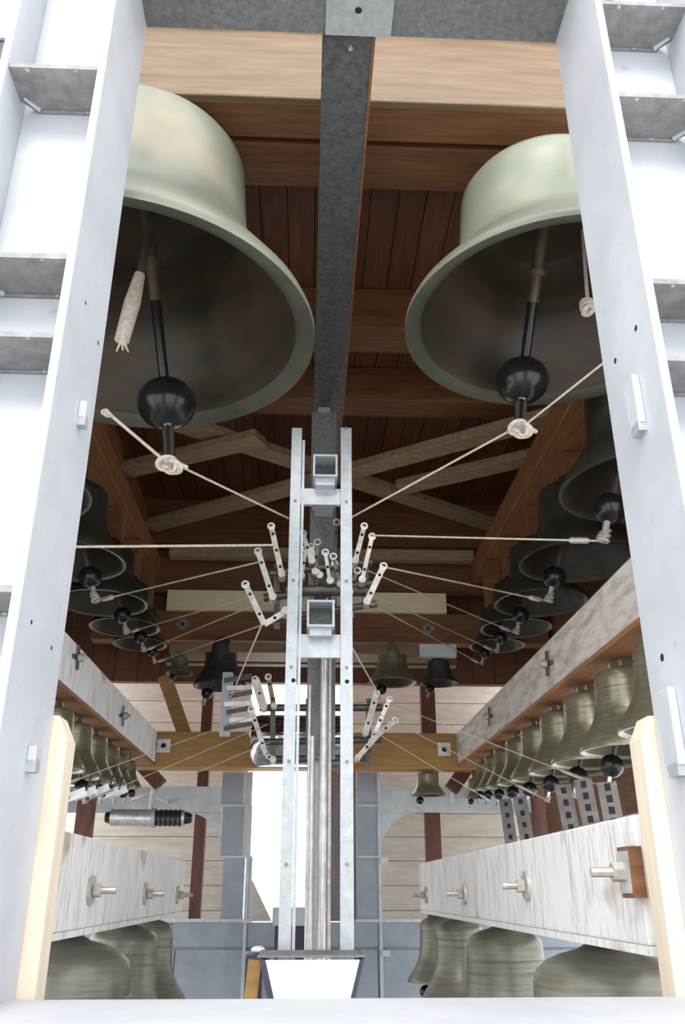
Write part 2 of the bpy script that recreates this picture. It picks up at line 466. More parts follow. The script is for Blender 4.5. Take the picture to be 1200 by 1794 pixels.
# ================================================================== ROOF TIMBERS
def timber(name, label, b, m, cat='beam', group=None, bevel=0.006):
    return tag(b.build(name, m, bevel=bevel), label, cat, group)
timber('roof_beam_lit_face', 'wide pale fir facing plank just behind the steel lintel', box(-2.1, 2.1, 2.50, 2.54, 2.935, 3.345), 'wood_pale')  # added plank: keeps the beam's sunlit face paler than its underside
timber('roof_beam', 'roof beam behind the pale face plank, underside shade set in brown', box(-2.1, 2.1, 2.5405, 2.72, 2.95, 3.345), 'wood_brown')  # brown carries the shade under the front beam
timber('roof_beam', 'brown roof beam carrying the crowns of the two great bells', box(-2.1, 2.1, 2.78, 3.03, 2.985, 3.345), 'wood_brown')
timber('roof_beam', 'brown cross beam halfway along the boarded ceiling', box(-2.1, 2.1, 4.20, 4.46, 3.06, 3.345), 'wood_brown')
timber('roof_beam', 'dark cross beam just before the crossed braces', box(-2.1, 2.1, 5.05, 5.28, 3.08, 3.345), 'wood_brown')
timber('wall_plate', 'brown lengthwise roof plate on the larger great bell side', box(-1.62, -1.40, 3.04, 7.0, 2.94, 3.055), 'wood_brown_y')
timber('wall_plate', 'brown lengthwise roof plate on the smaller great bell side', box(1.66, 1.88, 3.04, 7.0, 2.94, 3.055), 'wood_brown_y')
def brace(p, q, label, z0, z1):
    b = MB().bar(Vector((p[0], p[1], (z0 + z1) / 2)), Vector((q[0], q[1], (z0 + z1) / 2)), 0.17, z1 - z0)
    return timber('diagonal_brace', label, b, 'wood_grey', 'brace')
brace((-1.395, 5.0), (1.655, 7.05), 'greyed diagonal brace under the ceiling, crossing above its twin', 2.985, 3.05)
brace((1.655, 4.95), (-1.395, 7.0), 'greyed diagonal brace under the ceiling, crossing below its twin', 2.90, 2.965)
brace((1.655, 5.55), (0.72, 6.12), 'short greyed ceiling brace beside the crossed braces', 2.90, 2.965)
brace((-1.395, 5.9), (-0.35, 5.35), 'short brown ceiling brace beside the crossed braces', 2.90, 2.965)

# central steel beam under the roof and the posts it rests on
cx = lambda px, py, D: at(px, py, D).x
BZ = 2.555
xa, xb = at_z(565, 75, BZ).x, at_z(655, 75, BZ).x
t = thing('steel_ridge_beam', ((xa + xb) / 2, 4.2, BZ), 'dark grey steel beam running from the lintel between the great bells', 'beam')
box(xa, xb, 1.905, 6.9, BZ, BZ + 0.012).build('bottom_flange', 'dark_steel', t)
box((xa + xb) / 2 - 0.006, (xa + xb) / 2 + 0.006, 1.905, 6.9, BZ + 0.0122, BZ + 0.20).build('web', 'dark_steel', t)
box(xa, xb, 1.905, 6.9, BZ + 0.2002, BZ + 0.214).build('top_flange', 'dark_steel', t)
box(xb - 0.006, xb + 0.004, 1.905, 6.9, BZ - 0.004, BZ - 0.0002).build('edge_strip', 'wood_brown', t)
p = at_z(614, 82, BZ)
MB().tube([p, p - Vector((0, 0, 0.012))], 0.008, 8).build('bolt', 'lintel_plate', t)

# ================================================================== BELLS
OUT = [(1.0, 0.0), (1.0, 0.035), (0.975, 0.09), (0.90, 0.19), (0.80, 0.32), (0.70, 0.46), (0.64, 0.58), (0.612, 0.72), (0.598, 0.88), (0.588, 1.04), (0.578, 1.15), (0.545, 1.205), (0.44, 1.235), (0.30, 1.25), (0.001, 1.255)]
INN = [(0.001, 1.02), (0.30, 1.015), (0.46, 0.99), (0.515, 0.90), (0.54, 0.78), (0.57, 0.62), (0.63, 0.46), (0.72, 0.30), (0.81, 0.17), (0.86, 0.10), (0.90, 0.04), (0.955, 0.0), (1.0, 0.0)]
DOME = [(1.0, 0.0), (1.0, 0.03), (0.97, 0.08), (0.88, 0.17), (0.77, 0.28), (0.68, 0.40), (0.625, 0.54), (0.60, 0.70), (0.59, 0.86), (0.582, 0.98), (0.575, 1.08), (0.55, 1.13), (0.48, 1.175), (0.36, 1.21), (0.22, 1.235), (0.17, 1.255), (0.001, 1.26)]
def bell_shell(R, H, o, parent, mats, n=56, bands=(), base=None):
    prof = []
    out = [(r, z * H) for r, z in (base or OUT)]
    full = []
    for i, (r, z) in enumerate(out):
        full.append((r, z))
        if i + 1 < len(out):
            for bz in bands:
                if z < bz <= out[i + 1][1]:
                    f = (bz - z) / (out[i + 1][1] - z); rr = r + (out[i + 1][0] - r) * f
                    full += [(rr, bz - 0.016), (rr + 0.014, bz - 0.008), (rr + 0.014, bz + 0.008), (rr, bz + 0.016)]
    k = len(full)
    inn = [(r, z * H) for r, z in INN]
    prof = [(r * R, z * R) for r, z in full + inn]
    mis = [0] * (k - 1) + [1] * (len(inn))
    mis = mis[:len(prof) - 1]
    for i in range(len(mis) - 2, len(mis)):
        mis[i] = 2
    b = MB().lathe(prof, n, o, mis)
    return b.build('shell', mats, parent)
def great_bell(px_c, D, zc, R, H, label, ball_px, ball_r, tip_px, tipname):
    c = Vector((px_c, D, zc))
    t = thing('great_bell', c, label, 'bell', 'two great bells at the front of the frame')
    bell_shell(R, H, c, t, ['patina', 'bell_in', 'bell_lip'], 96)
    top = zc + 1.255 * H * R
    zc2 = 2.984
    MB().tube([(c.x, c.y, top - 0.01), (c.x, c.y, zc2)], 0.10, 20).build('crown_block', 'bell_lip', t)
    piv = Vector((c.x, c.y + 0.03, zc + 1.05 * H * R))
    bc = at(ball_px[0], ball_px[1], ball_px[2])
    d = (bc - piv).normalized()
    mid = piv.lerp(bc, 0.52)
    sh = MB().tube([piv, mid], [0.030, 0.026], 14).build('clapper_shaft', 'shaft', t)
    MB().tube([mid, bc - d * ball_r * 0.9], [0.024, 0.022], 14).build('clapper_rod', 'clapper', sh)
    cm = piv.lerp(bc, 0.34)
    MB().tube([cm - d * 0.014, cm - d * 0.012, cm + d * 0.012, cm + d * 0.014], [0.02, 0.043, 0.043, 0.02], 14).build('clapper_collar', 'shaft', sh)
    MB().ball(bc, ball_r, 32, 0.9).build('clapper_ball', 'clapper', sh)
    tip = at(tip_px[0], tip_px[1], ball_px[2])
    MB().tube([bc + (tip - bc) * 0.4, tip], 0.026, 14).build('clapper_tip', 'chrome', sh)
    MB().tube([tip, tip - Vector((0, 0, 0.02))], 0.032, 14).build('tip_nut', 'silver', sh)
    return t, tip
gbl, tipL = great_bell(-0.74, 2.83, 2.00, 0.750, 0.985, 'larger pale green great bell with black clapper, hanging beside the steel beam', (292, 707, 3.25), 0.128, (297, 808), 'l')
gbr, tipR = great_bell(1.0, 2.82, 2.09, 0.625, 0.90, 'smaller pale green great bell with black clapper, hanging beside the steel beam', (915, 667, 3.20), 0.117, (911, 745), 'r')
# odd bits of rope inside the great bells
p0, p1, p2, p3 = at(266, 395, 2.82), at(245, 480, 2.86), at(232, 530, 2.88), at(213, 598, 2.90)
t = thing('rope_bound_hammer', p3, 'frayed cream rope-bound hammer arm inside the larger great bell', 'hammer')
MB().tube([at(262, 330, 2.86), p0, p1], 0.018, 8).build('arm', 'shaft', t)
MB().tube([p1, p2, p3], [0.022, 0.034, 0.030], 10).build('rope_binding', 'rope', t)
for dx in (-9, 2, 12):
    MB().tube([p3 + Vector((0, 0, 0.015)), at(213 + dx, 613 + abs(dx) * 0.3, 2.90)], [0.008, 0.003], 6).build('frayed_end', 'rope', t)
t = thing('rope_knot', at(1030, 545, 2.9), 'pale knotted rope end inside the smaller great bell', 'rope')
kp = at(1030, 538, 2.9)
for k in range(3):
    MB().ring(kp + Vector((0, 0, 0.015 * (k - 1))), (0.4 * k - 0.4, 0.3, 1), 0.024, 0.011).build('coil', 'rope', t)
MB().tube([kp, kp + Vector((0.03, 0, 0.5))], 0.008, 6).build('cord', 'rope', t)

def bell_proto(name, H, mats, ballr, tag_, n=48, bands=(), clap=True, base=None):
    t = thing(name, (0, 0, 0), 'x', 'bell')
    bell_shell(1.0, H, (0, 0, 0), t, mats, n, bands, base)
    top = 1.255 * H
    MB().tube([(0, 0, top - 0.02), (0, 0, top + (0.10 if base is None else 0.02)), (0, 0, top + (0.20 if base is None else 0.05))], [0.30, 0.27, 0.22] if base is None else [0.17, 0.15, 0.17], 20).build('crown', mats[0], t)
    for k in range(6 if base is None else 0):
        a = k * math.pi / 3
        MB().tube([(0.27 * math.cos(a), 0.27 * math.sin(a), top + 0.02), (0.27 * math.cos(a), 0.27 * math.sin(a), top + 0.12)], 0.05, 8).build('crown_bolt', mats[0], t)
    if clap:
        piv = Vector((0, 0, H * 1.05)); bc = Vector((-0.47, 0, -0.26)); d = (bc - piv).normalized()
        sh = MB().tube([piv, bc], 0.045, 10).build('clapper_shaft', 'shaft', t)
        MB().ball(bc, ballr, 20, 0.95).build('clapper_ball', 'clapper', sh)
        tip = bc + d * (ballr + 0.20)
        MB().tube([bc + d * ballr * 0.8, tip], 0.04, 8).build('clapper_tip', 'silver', sh)
        for k in range(3):
            MB().ring(tip + d * (0.02 - 0.05 * k), d + Vector((0.3 * k, 0.2, 0)), 0.06, 0.022, 10, 5).build('tie_ring', 'arm', sh)
    return t
def row(proto, items, group, hanger_z, hm='shaft'):
    """items: (x, y, z_mouth, R, turned, label); the first one is the proto itself."""
    tips = []
    for i, (x, y, z, R, turn, lab) in enumerate(items):
        t = proto if i == 0 else copy_tree(proto)
        t.location = (x, y, z); t.scale = (R, R, R)
        t.rotation_euler.z = math.pi if turn else 0
        t['label'] = lab; t['group'] = group
    return items
def clap_tip(it, bh=-0.26 - 0.42):
    x, y, z, R, turn, lab = it
    s = 1 if turn else -1
    return Vector((x + s * 0.60 * R, y, z + bh * R + 0.02 * R))
ORD = ['first', 'second', 'third', 'fourth', 'fifth', 'sixth', 'seventh', 'eighth', 'ninth']
SIDE = {-1: 'larger great bell side', 1: 'smaller great bell side'}

# upper rows: dark bronze
upR = [(1.60, 3.60, 1.74, 0.41), (1.585, 4.60, 1.74, 0.36), (1.55, 5.38, 1.74, 0.31), (1.52, 5.98, 1.74, 0.26), (1.48, 6.47, 1.74, 0.215)]
upL = [(-1.46, 3.80, 1.755, 0.40), (-1.43, 4.75, 1.755, 0.36), (-1.37, 5.55, 1.755, 0.30), (-1.33, 6.13, 1.755, 0.255), (-1.30, 6.60, 1.755, 0.21)]
items = []
for i, (x, y, z, R) in enumerate(upR):
    items.append((x, y, z, R, False, '%s dark bronze bell from the column in the upper row, smaller great bell side' % ORD[i]))
for i, (x, y, z, R) in enumerate(upL):
    items.append((x, y, z, R, True, '%s dark bronze bell from the column in the upper row, larger great bell side' % ORD[i]))
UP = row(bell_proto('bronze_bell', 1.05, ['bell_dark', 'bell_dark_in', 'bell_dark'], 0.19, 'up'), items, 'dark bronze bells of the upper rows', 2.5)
for s, rowx in ((1, 1.55), (-1, -1.40)):
    timber('bell_beam', 'dark timber bell beam above the upper row, ' + SIDE[s], box(rowx - 0.13, rowx + 0.13, 3.05, 7.0, 2.44, 2.62), 'wood_brown_y')
for it in UP:
    x, y, z, R = it[:4]
    top = z + R * (1.255 * 1.05 + 0.19)
    o = box(x - 0.06, x + 0.06, y - 0.06, y + 0.06, top, 2.439).build('bell_hanger', 'wood_brown', bevel=0.005)
    tag(o, 'timber hanger block of the ' + it[5].replace('dark bronze bell from the column in the upper row', 'upper bell'), 'hanger', 'timber hanger blocks of the upper bells')

# middle rows: brass
mys = [2.97, 3.42, 3.88, 4.34, 4.78, 5.20, 5.60, 5.97, 6.30]
mRs = [0.21, 0.212, 0.205, 0.195, 0.185, 0.172, 0.158, 0.142, 0.125]
items = []
for i, (y, R) in enumerate(zip(mys, mRs)):
    h = R * (1.255 * 1.22 + 0.20)
    items.append((1.30, y, 0.868 - h, R, False, '%s brass bell from the column under the whitewashed beam, smaller great bell side' % ORD[i]))
for i, (y, R) in enumerate(zip(mys, mRs)):
    if i < 2: continue
    h = R * (1.255 * 1.22 + 0.20)
    items.append((-1.26, y, 0.868 - h, R, True, '%s brass bell from the column under the whitewashed beam, larger great bell side' % ORD[i - 2]))
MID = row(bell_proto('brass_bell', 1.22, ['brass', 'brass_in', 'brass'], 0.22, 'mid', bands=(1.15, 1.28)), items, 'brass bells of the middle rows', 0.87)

# lower rows: large grey green
loR = [(0.95, 2.96, 0.235), (0.93, 4.36, 0.175), (0.90, 5.42, 0.135), (0.87, 6.02, 0.120)]
loL = [(-0.87, 3.56, 0.25), (-0.87, 4.72, 0.165), (-0.87, 5.48, 0.135)]
items = []
for turn, lst, s in ((False, loR, 1), (True, loL, -1)):
    for i, (x, y, r) in enumerate(lst):
        R = r / 0.585
        h = R * (1.255 * 1.45 + 0.05)
        items.append((x, y, -0.136 - h, R, turn, '%s grey green bell from the column under the lower whitewashed beam, %s' % (ORD[i], SIDE[s])))
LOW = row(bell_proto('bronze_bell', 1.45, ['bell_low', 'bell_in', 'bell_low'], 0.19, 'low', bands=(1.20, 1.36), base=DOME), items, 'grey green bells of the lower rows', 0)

# bells hanging from the far ledge
def single(name, px, py_m, D, Rpx, H, mats, label, topz, group):
    c = at(px, py_m, D)
    R = Rpx * (c - Vector((0, 0, 0))).dot(ROT @ Vector((0, 0, -1))) / F
    t = bell_proto(name, H, mats, 0.22, 's', 40, (1.12,))
    t.location = c; t.scale = (R, R, R); t['label'] = label; t['group'] = group
    top = c.z + R * (1.255 * H + 0.19)
    if topz > top:
        MB().tube([(0, 0, 1.255 * H + 0.19), (0, 0, (topz - c.z) / R)], 0.16, 10).build('stem', mats[0], t) if False else None
    return t, c, R, top
FAR = 'bells hanging from the far ledge and crossbeam'
singles = [
    ('iron_bell', 385, 1203, 6.72, 46, 1.35, ['bell_black', 'bell_black', 'bell_black'], 'black iron bell hanging from the far ledge', 1.90),
    ('brass_bell', 688, 1197, 6.72, 43, 1.12, ['brass', 'brass_in', 'brass'], 'bright brass bell hanging from the far ledge', 1.90),
    ('bronze_bell', 769, 1198, 6.72, 34, 0.95, ['bell_dark', 'bell_dark_in', 'bell_dark'], 'dark grey bell beside the bright brass bell on the far ledge', 1.90),
    ('bronze_bell', 314, 1180, 6.72, 24, 0.95, ['bell_low', 'bell_in', 'bell_low'], 'grey bell beside the black iron bell on the far ledge', 1.90),
    ('brass_bell', 750, 1394, 6.88, 31, 1.0, ['brass', 'brass_in', 'brass'], 'small brass bell below the ochre crossbeam', 0.9),
    ('brass_bell', 836, 1398, 6.88, 24, 1.1, ['brass', 'brass_in', 'brass'], 'small brass bell below the ochre crossbeam end with dark braces', 0.9)]
SING = []
for (nm, px, py, D, Rpx, H, mats, lab, tz) in singles:
    SING.append(single(nm, px, py, D, Rpx, H, mats, lab, tz, FAR))

# ================================================================== BELL BEAMS
def bolted_beam(label, x0, x1, y0, y1, z0, z1, mats, bolts, s, name='bell_beam'):
    t = thing(name, ((x0 + x1) / 2, (y0 + y1) / 2, z0), label, 'beam')
    box(x0, x1, y0, y1, z0 + 0.0205, z1).build('timber', mats, t, bevel=0.006)
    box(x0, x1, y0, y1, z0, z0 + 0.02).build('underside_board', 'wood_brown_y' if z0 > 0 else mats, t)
    xf = x0 if s > 0 else x1
    for (px, py, kind) in bolts:
        r = ray(px, py); p = r * (xf / r.x)
        n_ = Vector((-s, 0, 0))
        if kind == 'block':
            w = box(min(xf, xf - 0.03 * s), max(xf, xf - 0.03 * s), p.y - 0.04, p.y + 0.04, p.z - 0.055, p.z + 0.055).build('washer_block', 'wood_brown', t)
            MB().bar(p + n_ * 0.0302, p + n_ * 0.037, 0.09, 0.065, (0, 1, 0)).build('washer_plate', 'silver', w)
        elif kind == 'diamond':
            w = MB().poly([p + Vector((0, 0.05, 0)), p + Vector((0, 0, 0.05)), p + Vector((0, -0.05, 0)), p + Vector((0, 0, -0.05))], n_ * 0.008).build('washer_plate', 'silver', t)
        elif kind == 'cross':
            w = MB().bar(p + Vector((-0.004 * s, -0.075, -0.01)), p + Vector((-0.004 * s, 0.075, 0.01)), 0.022, 0.008, (1, 0, 0)).build('strap', 'rack', t)
            MB().bar(p + Vector((-0.012 * s, 0.01, -0.06)), p + Vector((-0.012 * s, -0.01, 0.06)), 0.022, 0.008, (1, 0, 0)).build('strap', 'rack', t)
        else:
            w = MB().tube([p, p + n_ * 0.012], 0.048, 16).build('washer_plate', 'arm', t)
        a = 0.037 if kind == 'block' else 0.014
        if kind != 'diamond':
            MB().tube([p + n_ * a, p + n_ * (a + 0.025)], 0.022, 6).build('nut', 'arm', w)
            MB().tube([p + n_ * (a + 0.025), p + n_ * (a + 0.075 if kind != 'cross' else a + 0.04)], 0.011, 8).build('bolt', 'arm', w)
    return t
bolted_beam('lower whitewashed bell beam bearing a large square bolt block, smaller great bell side', 0.78, 1.03, 2.12, 6.2, -0.135, 0.165, 'whitewash',
            [(1118, 1528, 'block'), (925, 1552, 'round'), (815, 1566, 'round'), (748, 1568, 'round')], 1)
bolted_beam('lower whitewashed bell beam bearing a diamond bolt plate, larger great bell side', -0.97, -0.72, 2.12, 5.7, -0.135, 0.165, 'whitewash',
            [(92, 1545, 'diamond'), (157, 1560, 'round'), (253, 1566, 'round'), (310, 1568, 'round')], -1)
bolted_beam('upper whitewashed bell beam above the brass bells, smaller great bell side', 1.18, 1.40, 2.3, 6.79, 0.87, 1.12, 'weathered',
            [(962, 1163, 'cross'), (859, 1255, 'cross')], 1)
bolted_beam('upper whitewashed bell beam above the brass bells, larger great bell side', -1.37, -1.14, 2.3, 6.79, 0.87, 1.12, 'whitewash',
            [(133, 1152, 'cross'), (213, 1254, 'cross')], -1)
# ochre cross beam joining their far ends
zt, zb2 = at(560, 1283, 6.8).z, at(560, 1346, 6.8).z
t = thing('crossbeam', (0, 6.9, zb2), 'ochre timber crossbeam joining the far ends of the bell beams', 'beam')
box(-1.5, 1.52, 6.8, 7.0, zb2, zt).build('timber', 'wood_ochre', t, bevel=0.006)
for px, py in ((287, 1307), (778, 1313)):
    p = at(px, py, 6.8)
    w = box(p.x - 0.05, p.x + 0.05, 6.79, 6.7998, p.z - 0.05, p.z + 0.05).build('washer_plate', 'silver', t)
    MB().tube([(p.x, 6.7898, p.z), (p.x, 6.782, p.z)], 0.02, 12).build('bolt', 'hole', w)
# stacked timbers closing the far end above
def far_timber(label, x0, y0, x1, y1, D, th, m, name='end_beam', diamonds=()):
    X0, X1, Z0, Z1 = px_rect(x0, y0, x1, y1, D)
    t = thing(name, ((X0 + X1) / 2, D + th / 2, Z0), label, 'beam')
    box(X0, X1, D, D + th, Z0, Z1).build('timber', m, t, bevel=0.004)
    for px, py in diamonds:
        p = at(px, py, D)
        w = MB().poly([p + Vector((0.06, -0.008, 0)), p + Vector((0, -0.008, 0.06)), p + Vector((-0.06, -0.008, 0)), p + Vector((0, -0.008, -0.06))], (0, 0.0078, 0)).build('washer_plate', 'stiffener', t)
        MB().tube([p - Vector((0, 0.008, 0)), p - Vector((0, 0.03, 0))], 0.017, 8).build('nut', 'rack', w)
    return t
far_timber('brown top end beam under the boarded ceiling, far end', 140, 850, 1000, 955, 7.35, 0.15, 'wood_brown')
far_timber('thin greyed tie timber in front of the top end beams', 296, 960, 830, 978, 7.0, 0.10, 'wood_grey')
far_timber('brown end beam above the cream plank', 150, 980, 990, 1034, 7.25, 0.12, 'wood_brown')
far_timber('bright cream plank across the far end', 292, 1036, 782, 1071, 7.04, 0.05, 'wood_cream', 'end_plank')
far_timber('red brown end beam with diamond washer plates', 160, 1073, 960, 1124, 7.1, 0.15, 'wood_brown', diamonds=((320, 1094), (750, 1102)))
far_timber('light brown ledge beam above the far hanging bells', 296, 1127, 770, 1144, 6.62, 0.30, 'wood_pale')
far_timber('lower light brown ledge beam behind the far hanging bells', 290, 1150, 800, 1164, 6.98, 0.10, 'wood_pale')
far_timber('pale grey steel ledge bar above the dark grey bell', 735, 1128, 800, 1150, 6.55, 0.06, 'steel_pale')
for it, (nm, px, py, D, Rpx, H, mats, lab, tz) in zip(SING, singles):
    t, c, R, top = it
    ztop = at(560, 1143, 6.62).z if py < 1300 else zb2
    if ztop > top + 0.01:
        o = MB().tube([(c.x, c.y, top - 0.004), (c.x, c.y, ztop)], 0.03, 10).build('bell_hanger', 'rack')
        tag(o, 'hanger stem above the ' + lab.split(' hanging')[0].split(' on the')[0], 'hanger', 'hanger stems of the far bells')

# dark red posts and braces at the back
def post(label, x0, x1, y0, y1, D, m='dark_red', w=0.1, name='post'):
    X0, X1, Z0, Z1 = px_rect(x0, y0, x1, y1, D)
    return timber(name, label, box(X0, X1, D, D + w, Z0, Z1), m, 'post', bevel=0.004)
post('dark red post beyond the opening behind the cylinder lamp', 336, 356, 1190, 1830, 7.9)
post('dark red post beyond the opening behind the small brass bell', 748, 775, 1200, 1830, 7.9)
post('dark red post beyond the bright zinc straps', 945, 978, 1330, 1820, 7.9)
post('dark brown post behind the brass bells, larger great bell side', 112, 142, 1380, 1820, 6.4)
def slant(label, a, b, D, w, h, m, name='diagonal_brace'):
    return timber(name, label, MB().bar(at(*a, D), at(*b, D), w, h, (0, 1, 0)), m, 'brace')
slant('orange brown diagonal brace above the ochre crossbeam', (288, 1185), (325, 1290), 7.046, 0.11, 0.09, 'wood_ochre')
slant('dark red diagonal brace under the ochre crossbeam, larger great bell side', (236, 1326), (282, 1376), 7.046, 0.11, 0.09, 'dark_red')
slant('dark red diagonal brace under the ochre crossbeam, smaller great bell side', (828, 1330), (790, 1384), 7.046, 0.11, 0.09, 'dark_red')

# ================================================================== LADDER, COLUMN, TUBES
LD = 3.9
t = thing('ladder', (at(556, 1670, LD).x, LD, FZ), 'galvanised steel ladder of two channel rails in the middle', 'ladder')
def rail(pxt, pxb, w):
    a, b = at(pxt, 750, LD), at(pxb, 1675, LD)
    xm = (a.x + b.x) / 2
    m = MB()
    m.box(xm - w / 2, xm + w / 2, LD - 0.003, LD, FZ, a.z)
    m.box(xm - w / 2, xm - w / 2 + 0.004, LD, LD + 0.04, FZ, a.z)
    m.box(xm + w / 2 - 0.004, xm + w / 2, LD, LD + 0.04, FZ, a.z)
    o = m.build('rail', 'galv', t)
    z = 0.1
    while z < a.z:
        MB().tube([(xm, LD - 0.0032, z), (xm, LD - 0.006, z)], 0.008, 10).build('rivet', 'stiffener', o)
        z += 0.42
    return xm
xl = rail(517, 502, 0.052)
xr = rail(608, 606, 0.056)
inner = at(530, 1100, LD).x
box(xl + 0.03, xl + 0.043, LD + 0.004, LD + 0.03, FZ, at(520, 770, LD).z).build('inner_angle', 'galv', t)
for py, hh in ((869, 0.088), (1131, 0.11)):
    z = at(560, py, LD).z
    box(xl + 0.027, xr - 0.029, LD + 0.006, LD + 0.03, z - hh / 2, z + hh / 2).build('rung', 'galv', t)
for px, py in ((514, 1192), (608, 1194)):
    p = at(px, py, LD - 0.004)
    MB().tube([p, p - Vector((0, 0.001, 0))], 0.010, 12).build('bolt_hole', 'hole', t)
def square_tube(px, py, w, label):
    c = at(px, py, 3.82)
    m = MB(); h = w / 2; k = 0.010
    y0, y1 = 3.82, 4.245
    m.box(c.x - h, c.x + h, y0, y1, c.z + h - k, c.z + h); m.box(c.x - h, c.x + h, y0, y1, c.z - h, c.z - h + k)
    m.box(c.x - h, c.x - h + k, y0, y1, c.z - h + k, c.z + h - k); m.box(c.x + h - k, c.x + h, y0, y1, c.z - h + k, c.z + h - k)
    t = thing('square_tube', (c.x, (y0 + y1) / 2, c.z - h), label, 'tube')
    m.build('tube', 'steel_pale', t)
    box(c.x - h + k, c.x + h - k, y0 + 0.10, y0 + 0.104, c.z - h + k, c.z + h - k).build('inside_shade_sheet', 'dark_steel', t)  # dark sheet standing for the shade inside the open tube
    box(c.x - h * 0.8, c.x + h * 0.8, y0 + 0.03, y1, c.z - h - 0.035, c.z - h - 0.0002).build('support_foot', 'steel_pale', t)
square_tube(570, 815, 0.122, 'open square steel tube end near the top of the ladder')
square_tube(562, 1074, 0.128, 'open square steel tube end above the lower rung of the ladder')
# pipes and middle column behind the ladder
PD = 4.25
xc = at(562, 1300, PD).x
t = thing('steel_post', (xc, PD + 0.05, FZ), 'grey steel post with pipes standing behind the ladder', 'post')
box(xc - 0.035, xc + 0.035, PD + 0.03, PD + 0.10, FZ, 2.553).build('shaft', 'lintel_plate', t)
box(xc - 0.07, xc + 0.07, PD + 0.0, PD + 0.0298, at(560, 1330, PD).z, 2.50).build('face_plate', 'lintel', t)
for px, r, py in ((546, 0.012, 1290), (566, 0.020, 1150), (540, 0.008, 1200), (577, 0.009, 1150)):
    x = at(px, 1400, PD - 0.03).x
    MB().tube([(x, PD - 0.03, FZ), (x, PD - 0.03, at(px, py, PD - 0.03).z)], r, 12).build('pipe', 'silver' if px != 577 else 'arm', t)
# white box at the foot
BXD = 3.55
a, b_ = at(465, 1682, BXD), at(630, 1682, BXD)
c_, d_ = at(480, 1750, BXD), at(614, 1750, BXD)
kz = a.z - 0.40
f = (a.z - kz) / (a.z - c_.z)
xl2 = a.x + (c_.x - a.x) * f; xr2 = b_.x + (d_.x - b_.x) * f
t = thing('tapered_box', ((a.x + b_.x) / 2, BXD + 0.15, FZ), 'white tapered box with dark edges at the foot of the ladder', 'box')
MB().poly([(a.x, BXD, a.z), (b_.x, BXD, a.z), (xr2, BXD, kz), (xl2, BXD, kz)], (0, 0.012, 0)).build('front_panel', 'box_white', t)
for q, w in ((-1, 0.025), (1, 0.018)):
    x1_, x2_ = (a.x, xl2) if q < 0 else (b_.x, xr2)
    MB().poly([(x1_, BXD, a.z), (x1_ + q * w, BXD, a.z + 0.006), (x2_ + q * w, BXD, kz), (x2_, BXD, kz)], (0, 0.3, 0)).build('side_panel', 'navy', t)
box(a.x - 0.03, b_.x + 0.022, BXD + 0.002, BXD + 0.3, a.z + 0.007, a.z + 0.016).build('lid', 'lintel', t)
box((xl2 + xr2) / 2 - 0.03, (xl2 + xr2) / 2 + 0.03, BXD + 0.1, BXD + 0.2, FZ, kz).build('stand', 'navy', t)
o = MB().bar(at(437, 1770, 3.8), at(447, 1682, 3.8), 0.05, 0.05, (0, 1, 0))
q = at(437, 1770, 3.8)
o.bar((q.x - 0.02, 3.8, FZ), (q.x, 3.8, q.z + 0.02), 0.05, 0.05, (0, 1, 0))
tag(o.build('wooden_stake', 'wood_ochre'), 'yellowish wooden stake leaning beside the white tapered box', 'stake')
X0, X1, Z0, Z1 = px_rect(431, 1664, 470, 1682, 4.0)
t = thing('tool_tray', ((X0 + X1) / 2, 4.1, Z0), 'small dark tray holding pale cloth beside the tapered box', 'tray')
box(X0, X1, 3.98, 4.15, Z0, Z0 + 0.02).build('tray', 'navy', t)
MB().ball(((X0 + X1) / 2, 4.06, Z0 + 0.035), 0.03, 12, 0.5).build('cloth', 'box_white', t)
o = box((X0 + X1) / 2 - 0.02, (X0 + X1) / 2 + 0.02, 4.03, 4.11, FZ, Z0 - 0.0005).build('tray_stand', 'navy', t)

# bright doorway furniture
X0, X1, Z0, Z1 = px_rect(549, 1350, 624, 1614, 7.32)
o = box(X0, X1, 7.32, 7.36, Z0, Z1).build('door_1', 'door_grey', bevel=0.003)
struct(o, 'taupe door leaf beside the bright opening', 'door')
o = MB().poly([at(436, 1530, 7.7), at(476, 1614, 7.7), at(436, 1614, 7.7)], (0, 0.04, 0)).build('gable_board', 'beige')
tag(o, 'beige sloping gable board beyond the bright opening', 'board')
X0, X1, Z0, Z1 = px_rect(481, 1590, 494, 1700, 6.9)
o = thing('control_box', ((X0 + X1) / 2, 7.0, FZ), 'small grey cabinet behind the ladder foot', 'cabinet')
box(X0, X1 + 0.2, 6.9, 7.1, Z0, Z1 - 0.12).build('body', 'navy', o)
box(X0 - 0.02, X1 + 0.22, 6.88, 7.12, Z1 - 0.12, Z1).build('top', 'steel_pale', o)
box(X0 + 0.05, X1 + 0.15, 6.95, 7.05, FZ, Z0).build('leg', 'navy', o)

